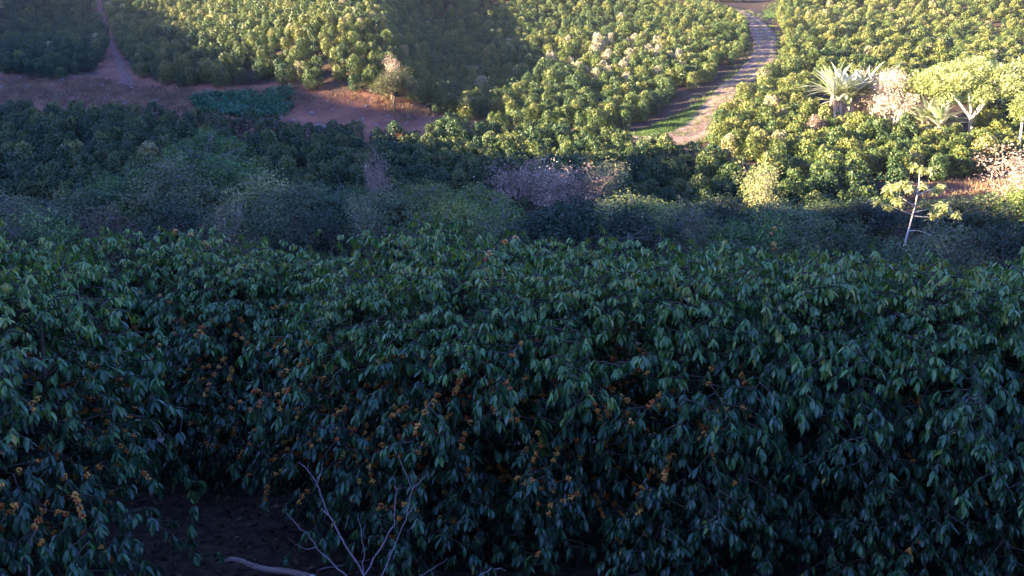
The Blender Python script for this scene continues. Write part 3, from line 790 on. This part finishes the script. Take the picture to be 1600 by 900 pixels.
# ------------------------------------------------------------------ ground cover on the far banks
def scatter(poly, nn, seed, d0=58, d1=140):
    r = np.random.RandomState(seed); out = []
    got = 0
    while got < nn:
        lo = min(p[0] for p in poly) - 800; hi = max(p[0] for p in poly) - 800
        ys = r.uniform(d0, d1, 20000); xs = r.uniform(lo, hi, 20000) / FPX * ys * 1.03
        z = zfun(xs, ys); px, py = project(xs, ys, z); k = inpoly(px, py, poly)
        for cl, wd in ((rc, rw),):
            idx = np.where(k)[0]
            if len(idx): k[idx] &= np.sqrt(((xs[idx, None] - cl[None, :, 0]) ** 2 + (ys[idx, None] - cl[None, :, 1]) ** 2)).min(1) > wd.mean() * .42
        out.append(np.stack([xs[k], ys[k], z[k]], 1)); got += int(k.sum())
    return np.concatenate(out)[:nn]
def tufts(name, pts, h, per, mat, tint, label, cat, seed, wide=.03, spread=.15):
    r = np.random.RandomState(seed)
    N = len(pts) * per; b = np.repeat(pts, per, 0) + r.randn(N, 3) * [spread, spread, 0]
    b[:, 2] = zfun(b[:, 0], b[:, 1]) - .02
    hh = np.repeat(h * (.5 + .8 * r.rand(len(pts))), per) * (.6 + .5 * r.rand(N))
    d = np.stack([r.randn(N) * .35, r.randn(N) * .35, np.ones(N)], 1)
    v, f = flat_leaves(b + unit(d) * hh[:, None] * .5, d, r.randn(N, 3) * [1, 1, .1], hh, wide)
    t = np.repeat(np.clip(tint + .2 * r.randn(len(pts)), 0, 1), per)
    o = make_obj(name, mesh_np(name, v, f, mat, t)); tag(o, label, cat, kind='stuff')
    return o
GB = [(0, 122), (150, 122), (205, 135), (330, 145), (430, 145), (600, 152), (700, 186), (620, 190), (560, 160), (460, 165), (440, 185), (330, 180), (200, 172), (0, 160)]
tufts('dry_grass', scatter(GB, 1700, 11), .36, 10, M['drygrass'], .40, 'dry brownish grass growing over the red bank', 'grass', 12, wide=.05, spread=.25)
V_ = [(985, 216), (1075, 176), (1140, 128), (1175, 92), (1182, 60), (1196, 60), (1190, 96), (1150, 132), (1100, 165), (1080, 195), (1010, 222)]
tufts('green_grass', np.vstack([scatter(V_, 900, 13), scatter([(1000, 14), (1060, 8), (1160, 26), (1150, 34), (1100, 28), (1040, 18)], 260, 14, 110, 150), scatter([(1170, 22), (1260, -20), (1290, -20), (1215, 34)], 260, 15, 110, 170)]), .28, 14, M['grass'], .12, 'short green grass along the verge of the pale dirt road', 'grass', 16, wide=.06, spread=.3)
tufts('bank_grass', scatter([(1380, 300), (1560, 275), (1700, 270), (1700, 320), (1400, 330)], 500, 17, 55), .35, 10, M['drygrass'], .55, 'dry grass on the reddish strip under the right field', 'grass', 18, wide=.05, spread=.25)
rr_ = np.random.RandomState(91); idx = rr_.randint(8, len(rc) - 1, 1500)
T_ = unit(np.stack([np.gradient(rc[:, 0]), np.gradient(rc[:, 1])], 1)); N_ = np.stack([-T_[:, 1], T_[:, 0]], 1)
off_ = np.where(rr_.rand(1500) < .28, rr_.randn(1500) * .16, np.sign(rr_.randn(1500)) * (rw[idx] * .5 + rr_.randn(1500) * .32))
pp_ = rc[idx] + N_[idx] * off_[:, None] + rr_.randn(1500, 2) * .3
tufts('road_weeds', np.stack([pp_[:, 0], pp_[:, 1], zfun(pp_[:, 0], pp_[:, 1]) + .1], 1), .24, 12, M['grass'], .55, 'weeds along the edges and middle of the pale dirt road', 'weeds', 92, wide=.05, spread=.22)
rr_ = np.random.RandomState(93); n_st = 260
st_ = scatter([(0, 120), (205, 130), (430, 140), (700, 186), (620, 225), (330, 200), (0, 185)], n_st, 94)
gst = Geo()
for p_ in st_:
    rad_ = .05 + .16 * rr_.rand() ** 3
    tube(gst, [p_ + [-rad_, 0, 0], p_ + [-rad_ * .6, 0, rad_ * .3], p_ + [rad_ * .3, .02, rad_ * .4], p_ + [rad_, 0, 0]], [rad_ * .3, rad_ * .9, rad_ * .8, rad_ * .25], 6)
tag(make_obj('stones', gst.mesh('stones', M['greybark'])), 'small stones and clods scattered over the red bank', 'stones', kind='stuff')
# squash patch
pts = scatter([(300, 152), (322, 149), (350, 151), (378, 146), (410, 147), (440, 141), (474, 140), (466, 152), (470, 160), (452, 170), (446, 184), (420, 181), (398, 187), (366, 183), (340, 176), (322, 175), (306, 166)], 1100, 21)
pts = pts[(np.sin(pts[:, 0] * 1.9) + np.sin(pts[:, 1] * 2.3 + pts[:, 0]) + np.random.RandomState(3).randn(len(pts)) * .8) > -1.0]
r = np.random.RandomState(22); N = len(pts) * 12
b = np.repeat(pts, 12, 0) + r.randn(N, 3) * [.22, .22, 0]; b[:, 2] = zfun(b[:, 0], b[:, 1]) + .12 + .35 * r.rand(N)
v, f = flat_leaves(b, r.randn(N, 3) * [1, 1, .5], r.randn(N, 3) * .6 + [0, -.2, 1], .20 + .1 * r.rand(N), .17)
o = make_obj('green_crop', mesh_np('green_crop', v, f, M['squash'], np.clip(.4 + .2 * r.randn(N), 0, 1)))
tag(o, 'low blue-green broad-leaved crop growing on the red bank', 'ground cover', kind='stuff')

# ------------------------------------------------------------------ near coffee bushes
def near_bush(seed, H=2.38, nbr=200, fruit=1.0, Rm=1.0, tintb=0.0):
    rng = np.random.RandomState(seed)
    gl = Geo(); gb = Geo(); gc = Geo()
    trunks = [limb_path(np.array([0, 0, -.1]), np.array([rng.randn() * .05, rng.randn() * .05, H * .98]), .04, rng, 8)]
    for k in range(2):
        a = rng.rand() * 6.28
        trunks.append(limb_path(np.array([math.cos(a) * .06, math.sin(a) * .06, -.1]), np.array([math.cos(a) * .35, math.sin(a) * .35, H * (.82 + .1 * rng.rand())]), .06, rng, 8))
    for t in trunks: tube(gb, t, np.linspace(.035, .010, 8), 6)
    LP = []; LD = []; LN = []; LL = []; LT = []
    CP = []
    def twig(p0, dirv, length, age_light, fruity, depth=0, lo=.60):
        nseg = max(3, int(length / 0.056))
        p = np.array(p0, float); d = unit(np.array(dirv, float)); path = [p.copy()]
        for s in range(nseg):
            d = unit(d + np.array([0, 0, -0.075 - 0.05 * (s / nseg)]) + rng.randn(3) * .05)
            p = p + d * 0.056; path.append(p.copy())
            fr_ = (s + 1) / nseg
            sd = unit(np.cross(d, [0, 0, 1.0]) + 1e-6)
            if s % 2: sd = unit(sd * .7 + np.cross(sd, d) * .5 * (1 if rng.rand() < .5 else -1))
            leafy = fr_ > (lo if depth == 0 else .25)
            if leafy and rng.rand() > .12:
                for sg in (-1, 1):
                    LP.append(p.copy()); dr = .85 + .7 * rng.rand()
                    LD.append(d * .55 + sd * sg * .75 + np.array([0, 0, -dr]) + rng.randn(3) * .22)
                    LN.append(np.array([0, 0, 1.0]) + d * .8 + rng.randn(3) * .25)
                    LL.append((.058 + .05 * rng.rand()) * (1.0 if fr_ < .85 else .8))
                    LT.append(1.2 if rng.rand() < .006 else min(.85, age_light + (.22 if fr_ > .85 and rng.rand() < .35 else 0) + .1 * rng.randn()))
            if fruity and .25 < fr_ < .90 and rng.rand() < .48:
                CP.append(p.copy())
            if depth == 0 and fr_ > min(.40, lo) and rng.rand() < .42:
                sg = 1 if rng.rand() < .5 else -1
                twig(p, d * .5 + sd * sg + [0, 0, .1], .14 + .18 * rng.rand(), age_light, fruity and rng.rand() < .3, 1)
        # the youngest leaves hang like a mop round the tip
        hd = unit(np.array([d[0], d[1], 0]) + 1e-6); sd = np.array([-hd[1], hd[0], 0])
        for q in range(11 if depth == 0 else 8):
            a = (q + rng.rand()) * 0.62 - 3.1; o_ = hd * (math.cos(a) * .55 + .45) + sd * math.sin(a) * .8
            LP.append(p - d * rng.rand() * .05 + rng.randn(3) * .008)
            LD.append(o_ + np.array([0, 0, -(.35 + 1.0 * rng.rand())]) + rng.randn(3) * .08)
            LN.append(np.array([0, 0, 1.0]) + o_ * 1.3 + rng.randn(3) * .15)
            LL.append(.062 + .048 * rng.rand()); LT.append(1.2 if rng.rand() < .006 else min(.85, age_light + .10 + .08 * rng.randn()))
        tube(gb, np.array(path)[::2] if len(path) > 4 else np.array(path), np.linspace(.0065, .002, len(path[::2]) if len(path) > 4 else len(path)), 4)
    for k in range(nbr):
        hh = .18 + ((k + rng.rand()) / nbr) ** .82 * (H - .25)
        f = hh / H
        env = Rm * (.62 + .5 * math.sin(min(1, f / .62) * math.pi / 2)) if f < .62 else Rm * (1.12 - 0.80 * ((f - .62) / .38) ** 2.2)
        a = k * 2.39996 + rng.randn() * .25
        L = env * (.62 + .46 * rng.rand()) * (1 + .30 * math.sin(3 * a + seed + hh * 2.2) * math.sin(hh * 4.6 + seed * 1.7))
        T = trunks[rng.randint(3)] if hh < H * .8 else trunks[0]
        i = int(np.argmin(np.abs(T[:, 2] - hh)))
        p0 = np.array([T[i][0], T[i][1], hh])
        up = .45 + .5 * f + (.15 if f > .85 else 0)
        fruity = rng.rand() < .34 * fruit * (1.3 if .25 < f < .75 else .04)
        age_light = .05 + .85 * (max(0, f - .5) / .5) ** 1.5 + .09 * rng.randn() + tintb  # greener with height: young growth plus skylight painted onto the crest
        twig(p0, [math.cos(a), math.sin(a), up], L * .95, age_light, fruity, 0, .60 if f < .72 else .15)
    LP = np.array(LP); LD = np.array(LD); LN = np.array(LN); LL = np.array(LL)
    LL = .90 * LL * (1 - .24 * smooth((LP[:, 2] / H - .72) / .25))
    leaves(gl, LP, LD, LN, LL, LL * (.30 + .08 * rng.rand(len(LL))), .18 + .2 * rng.rand(len(LL)), .32, np.clip(LT, 0, 1), rng)
    # cherries: tight bunches round the nodes
    t = (1 + 5 ** .5) / 2
    iv = unit(np.array([[-1, t, 0], [1, t, 0], [-1, -t, 0], [1, -t, 0], [0, -1, t], [0, 1, t], [0, -1, -t], [0, 1, -t], [t, 0, -1], [t, 0, 1], [-t, 0, -1], [-t, 0, 1]], float))
    it = np.array([[0, 11, 5], [0, 5, 1], [0, 1, 7], [0, 7, 10], [0, 10, 11], [1, 5, 9], [5, 11, 4], [11, 10, 2], [10, 7, 6], [7, 1, 8], [3, 9, 4], [3, 4, 2], [3, 2, 6], [3, 6, 8], [3, 8, 9], [4, 9, 5], [2, 4, 11], [6, 2, 10], [8, 6, 7], [9, 8, 1]])
    me_c = None
    if CP:
        cpn = np.array(CP); m = 15
        c = np.repeat(cpn, m, 0) + unit(rng.randn(len(cpn) * m, 3)) * (.010 + .013 * rng.rand(len(cpn) * m, 1))
        rad = .0075 + .002 * rng.rand(len(c))
        V = (c[:, None] + iv[None] * rad[:, None, None]).reshape(-1, 3)
        Fc = (it[None] + (np.arange(len(c)) * 12)[:, None, None]).reshape(-1, 3)
        tt = np.repeat(np.clip(np.repeat(.58 + .25 * rng.randn(len(cpn)), m) + .08 * rng.randn(len(c)), 0, 1), 20)
        me_c = mesh_np('cherries', V, Fc, M['cherry'], tt, True)
    return gb.mesh('branches', M['bark'], True), gl.mesh('foliage', M['coffee_near'], True), me_c

NB = [near_bush(700, fruit=2.0), near_bush(701, fruit=1.8), near_bush(702, fruit=.22), near_bush(703, fruit=1.3, Rm=1.05), near_bush(704, fruit=.12, tintb=.04), near_bush(705, fruit=.8)]
print('near leaves', [len(m[1].polygons) for m in NB])
# x, y, variant, scale, height scale, label
NEARB = [
    (-3.5, 6.35, 3, 1.00, 1.075, 'large dark coffee bush at the left edge with orange cherries, nearest of the left group'),
    (-4.35, 6.9, 1, 1.0, 1.045, 'coffee bush cut by the left frame edge behind the large left bush'),
    (-1.22, 7.45, 0, .97, 1.025, 'coffee bush at the left end of the long hedge, beside the dark gap'),
    (-.38, 7.3, 1, 1.0, 1.045, 'cherry-laden coffee bush behind the forked dead sapling'),
    (.55, 7.2, 0, 1.0, 1.045, 'coffee bush with scattered yellow cherries near the middle of the hedge'),
    (1.45, 7.1, 5, 1.0, 1.045, 'coffee bush right of the hedge middle with dense hanging leaves'),
    (2.35, 7.0, 2, 1.0, 1.065, 'dark leafy coffee bush left of the orange-fruited hollow'),
    (3.2, 6.9, 4, 1.0, 1.045, 'coffee bush with few cherries third from the right end of the hedge'),
    (4.1, 6.8, 2, 1.03, 1.035, 'large-leaved coffee bush at the right frame edge, front row'),
    (5.0, 6.7, 4, 1.0, 1.015, 'coffee bush mostly beyond the right frame edge, front row'),
    (-5.2, 8.6, 5, 1.0, 1.090, 'tall coffee bush at far left rising behind the left group'),
    (-4.5, 9.2, 3, 1.0, 1.000, 'coffee bush in the second row, first behind the left edge bush'),
    (-3.65, 9.6, 0, 1.0, 1.010, 'coffee bush in the second row behind the large left bush'),
    (-2.75, 9.2, 1, 1.0, 0.970, 'coffee bush in the second row above the dark gap'),
    (-1.95, 9.35, 5, 1.0, 0.950, 'coffee bush in the second row just right of the dark gap'),
    (-1.0, 9.3, 3, 1.0, 1.050, 'coffee bush whose rounded top stands highest above the hedge middle'),
    (-.1, 9.5, 2, 1.0, 0.980, 'coffee bush in the second row right of the highest rounded top'),
    (.8, 9.4, 4, 1.0, 0.990, 'coffee bush in the second row near the hedge middle'),
    (1.7, 9.3, 5, 1.0, 0.970, 'second-row coffee bush behind the dense hanging leaves'),
    (2.6, 9.2, 1, 1.0, 0.940, 'second-row coffee bush showing only its top, third from the right'),
    (3.5, 9.1, 2, 1.0, 0.920, 'second-row coffee bush showing only its top, second from the right'),
    (4.4, 9.0, 4, 1.0, 0.900, 'second-row coffee bush showing only its top at the right edge'),
    (5.3, 9.0, 0, 1.0, 0.880, 'second-row coffee bush beyond the right frame edge'),
    (-3.9, 11.9, 2, 1.0, 0.950, 'third-row coffee bush deep behind the large left bush'),
    (-2.9, 11.9, 4, 1.0, 0.950, 'third-row coffee bush in the dark of the gap, left one'),
    (-1.9, 11.9, 5, 1.0, 0.950, 'third-row coffee bush in the dark of the gap, right one'),
    (5.9, 6.65, 1, 1.0, 1.0, 'front-row coffee bush out of the picture, first beyond the right edge'),
    (6.8, 6.6, 5, 1.0, 1.0, 'front-row coffee bush out of the picture, second beyond the right edge'),
    (7.7, 6.55, 2, 1.0, 1.0, 'front-row coffee bush out of the picture, third beyond the right edge'),
    (6.2, 8.9, 3, 1.0, .9, 'second-row coffee bush out of the picture, second beyond the right edge'),
    (7.1, 8.9, 4, 1.0, .9, 'second-row coffee bush out of the picture, third beyond the right edge'),
    (8.0, 8.8, 1, 1.0, .9, 'second-row coffee bush out of the picture, fourth beyond the right edge'),
    (-6.1, 8.4, 1, 1.0, 1.0, 'second-row coffee bush out of the picture beyond the left edge'),
    (-5.3, 6.9, 5, 1.0, 1.0, 'front-row coffee bush out of the picture beyond the left edge')]
for k, (x, y, vi, s, hs, lab) in enumerate(NEARB):
    ms = NB[vi]
    names = ['branches', 'foliage', 'cherries'][:3 if ms[2] else 2]
    place('coffee_bush', ms[:len(names)], names, (x, y, float(zfun(x, y)) - .02), k * 1.7 + .4, (s, s, s * hs), lab, 'coffee bush',
          'coffee bushes of the near hedge')

# ------------------------------------------------------------------ forest floor, dead wood
r = np.random.RandomState(71); N = 9000
b = np.stack([r.uniform(-6, 8, N), r.uniform(5.4, 11, N), np.zeros(N)], 1); b[:, 2] = zfun(b[:, 0], b[:, 1]) + .012 + .02 * r.rand(N)
g = Geo(); leaves(g, b, r.randn(N, 3) * [1, 1, .2], r.randn(N, 3) * .7 + [0, 0, 1], .03 + .08 * r.rand(N) ** 2, .02 + .025 * r.rand(N), .5 * r.randn(N), .4, r.rand(N) ** 1.5, r, full=False)
tag(make_obj('leaf_litter', g.mesh('leaf_litter', M['litter'])), 'fallen brown leaves covering the soil under the hedge', 'leaf litter', kind='stuff')

def stem_tree(name, D, segs, mat, label, cat, base=None):
    g = Geo()
    rr = np.random.RandomState(5)
    for pts, r0, r1, dd in segs:
        p = np.array([world_at(a, b_, D + dd * (i / max(1, len(pts) - 1))) for i, (a, b_) in enumerate(pts)])
        # subdivide with slight kinks
        t = np.arange(len(p)); tt = np.linspace(0, len(p) - 1, (len(p) - 1) * 3 + 1)
        q = np.stack([np.interp(tt, t, p[:, c]) for c in range(3)], 1); q[1:-1] += rr.randn(len(q) - 2, 3) * .004
        tube(g, q, np.linspace(r0, r1, len(q)), 6)
    if base is not None:
        p0 = world_at(base[0], base[1], D); gz = float(zfun(p0[0], D))
        tube(g, [[p0[0] + .02, D, gz - .05], p0 * .5 + np.array([p0[0] + .02, D, gz]) * .5, p0], [.014, .012, .009], 6)
    me = g.mesh(name, mat, True)
    c = np.array([g.v[0][:, 0].mean(), D, 0]); o = make_obj(name, me); tag(o, label, cat); return o
stem_tree('dead_sapling', 6.0, [
    ([(568, 898), (545, 860), (520, 815), (503, 780), (495, 755), (480, 735), (466, 722)], .0075, .002, -.1),
    ([(503, 780), (498, 765), (490, 755), (484, 745)], .003, .0015, -.15), ([(516, 808), (506, 800), (502, 793)], .003, .0015, .1),
    ([(495, 755), (502, 738), (505, 722)], .003, .0012, .05), ([(480, 735), (484, 722)], .002, .001, 0),
    ([(568, 898), (568, 870), (566, 830), (559, 808)], .005, .0015, .1), ([(567, 830), (571, 815)], .002, .001, 0),
    ([(570, 898), (592, 860), (615, 818), (617, 790), (620, 765), (615, 745)], .0065, .002, .15), ([(620, 765), (626, 760)], .002, .001, 0),
    ([(588, 920), (600, 890), (618, 850), (635, 810), (644, 765), (632, 735), (622, 712)], .0065, .0018, .2), ([(644, 765), (660, 750), (668, 740)], .003, .001, .1), ([(635, 808), (632, 798)], .002, .001, 0), ([(636, 805), (652, 785)], .002, .001, .1),
    ([(560, 920), (545, 904), (520, 880), (495, 855), (480, 835), (462, 820), (446, 800)], .007, .002, -.2), ([(478, 858), (462, 850), (449, 840)], .003, .0012, -.2), ([(495, 855), (478, 858)], .003, .003, -.2), ([(468, 828), (467, 818)], .002, .001, -.2)],
    M['deadtwig'], 'leafless forked dead sapling with thin pale twigs before the hedge', 'dead sapling', base=(568, 898))
g = Geo()
LG = [(352, 876), (362, 874), (375, 878), (395, 886), (420, 890), (450, 893), (478, 900), (486, 902)]
lp = np.array([world_at(a, b_, 6.85) for a, b_ in LG])
off = float(zfun(lp[3][0], 6.85)) + .05
tube(g, lp + np.random.RandomState(8).randn(len(lp), 3) * .004, [.014, .021, .023, .024, .026, .027, .027, .026], 10)
root = make_obj('dead_log', g.mesh('dead_log', M['logbark'], True)); tag(root, 'thick sawn dead branch lying on the soil at the foot of the gap', 'log')
g = Geo(); e1 = lp[-1]; dv = unit(lp[-1] - lp[-2]); tube(g, [e1 - dv * .002, e1 + dv * .03], [.028, .024], 10)
e0 = lp[0]; dv = unit(lp[0] - lp[1])
tube(g, [e0 + dv * .001, e0 + dv * .03 + [0, 0, -.012]], [.014, .006], 6); tube(g, [e0, e0 + dv * .045], [.010, .003], 6)
make_obj('broken_end', g.mesh('broken_end', M['cutwood'], True), root)
stem_tree('fallen_twig', 7.05, [([(495, 892), (520, 886), (545, 880), (580, 874)], .009, .004, .1)], M['deadtwig'], 'thin fallen twig beside the thick dead branch', 'twig')
stem_tree('arching_twig', 6.0, [([(742, 915), (752, 897), (768, 889), (782, 888), (790, 892)], .005, .002, .05), ([(752, 900), (750, 888)], .002, .001, 0), ([(655, 900), (675, 890), (700, 872)], .003, .001, .1)], M['deadtwig'], 'short arching bare twig at the bottom edge right of the sapling', 'twig', base=(742, 915))
stem_tree('slanting_stem', 5.6, [([(46, 905), (45, 870), (50, 842), (56, 828)], .006, .003, 0)], M['deadtwig'], 'thin grey stem in front of the left bush', 'stem', base=(46, 905))

# ------------------------------------------------------------------ haze
HAZE = 0.00012
if HAZE:
    x0, x1, y0, y1 = gx[0] - 5, gx[-1] + 5, gy[0] - 5, gy[-1] + 5
    z0, z1 = float(Z.min()) - 1.0, max(8.0, float(Z.max()) + 6.0)
    print('haze box', x0, x1, y0, y1, z0, z1)
    hv = np.array([[x, y, z] for z in (z0, z1) for y in (y0, y1) for x in (x0, x1)])
    hf = np.array([[0, 2, 3, 1], [4, 5, 7, 6], [0, 1, 5, 4], [2, 6, 7, 3], [0, 4, 6, 2], [1, 3, 7, 5]])
    m = bpy.data.materials.new('haze_air'); m.use_nodes = True; nt = m.node_tree
    nt.nodes.remove(nt.nodes['Principled BSDF'])
    pv = nt.nodes.new('ShaderNodeVolumePrincipled'); pv.inputs['Density'].default_value = HAZE
    pv.inputs['Color'].default_value = (0.86, 0.90, 1.0, 1)
    nt.links.new(pv.outputs[0], nt.nodes['Material Output'].inputs['Volume'])
    hz = make_obj('haze', mesh_np('haze', hv, hf, m))
    tag(hz, 'thin bluish evening haze filling the valley air', 'haze', kind='stuff')
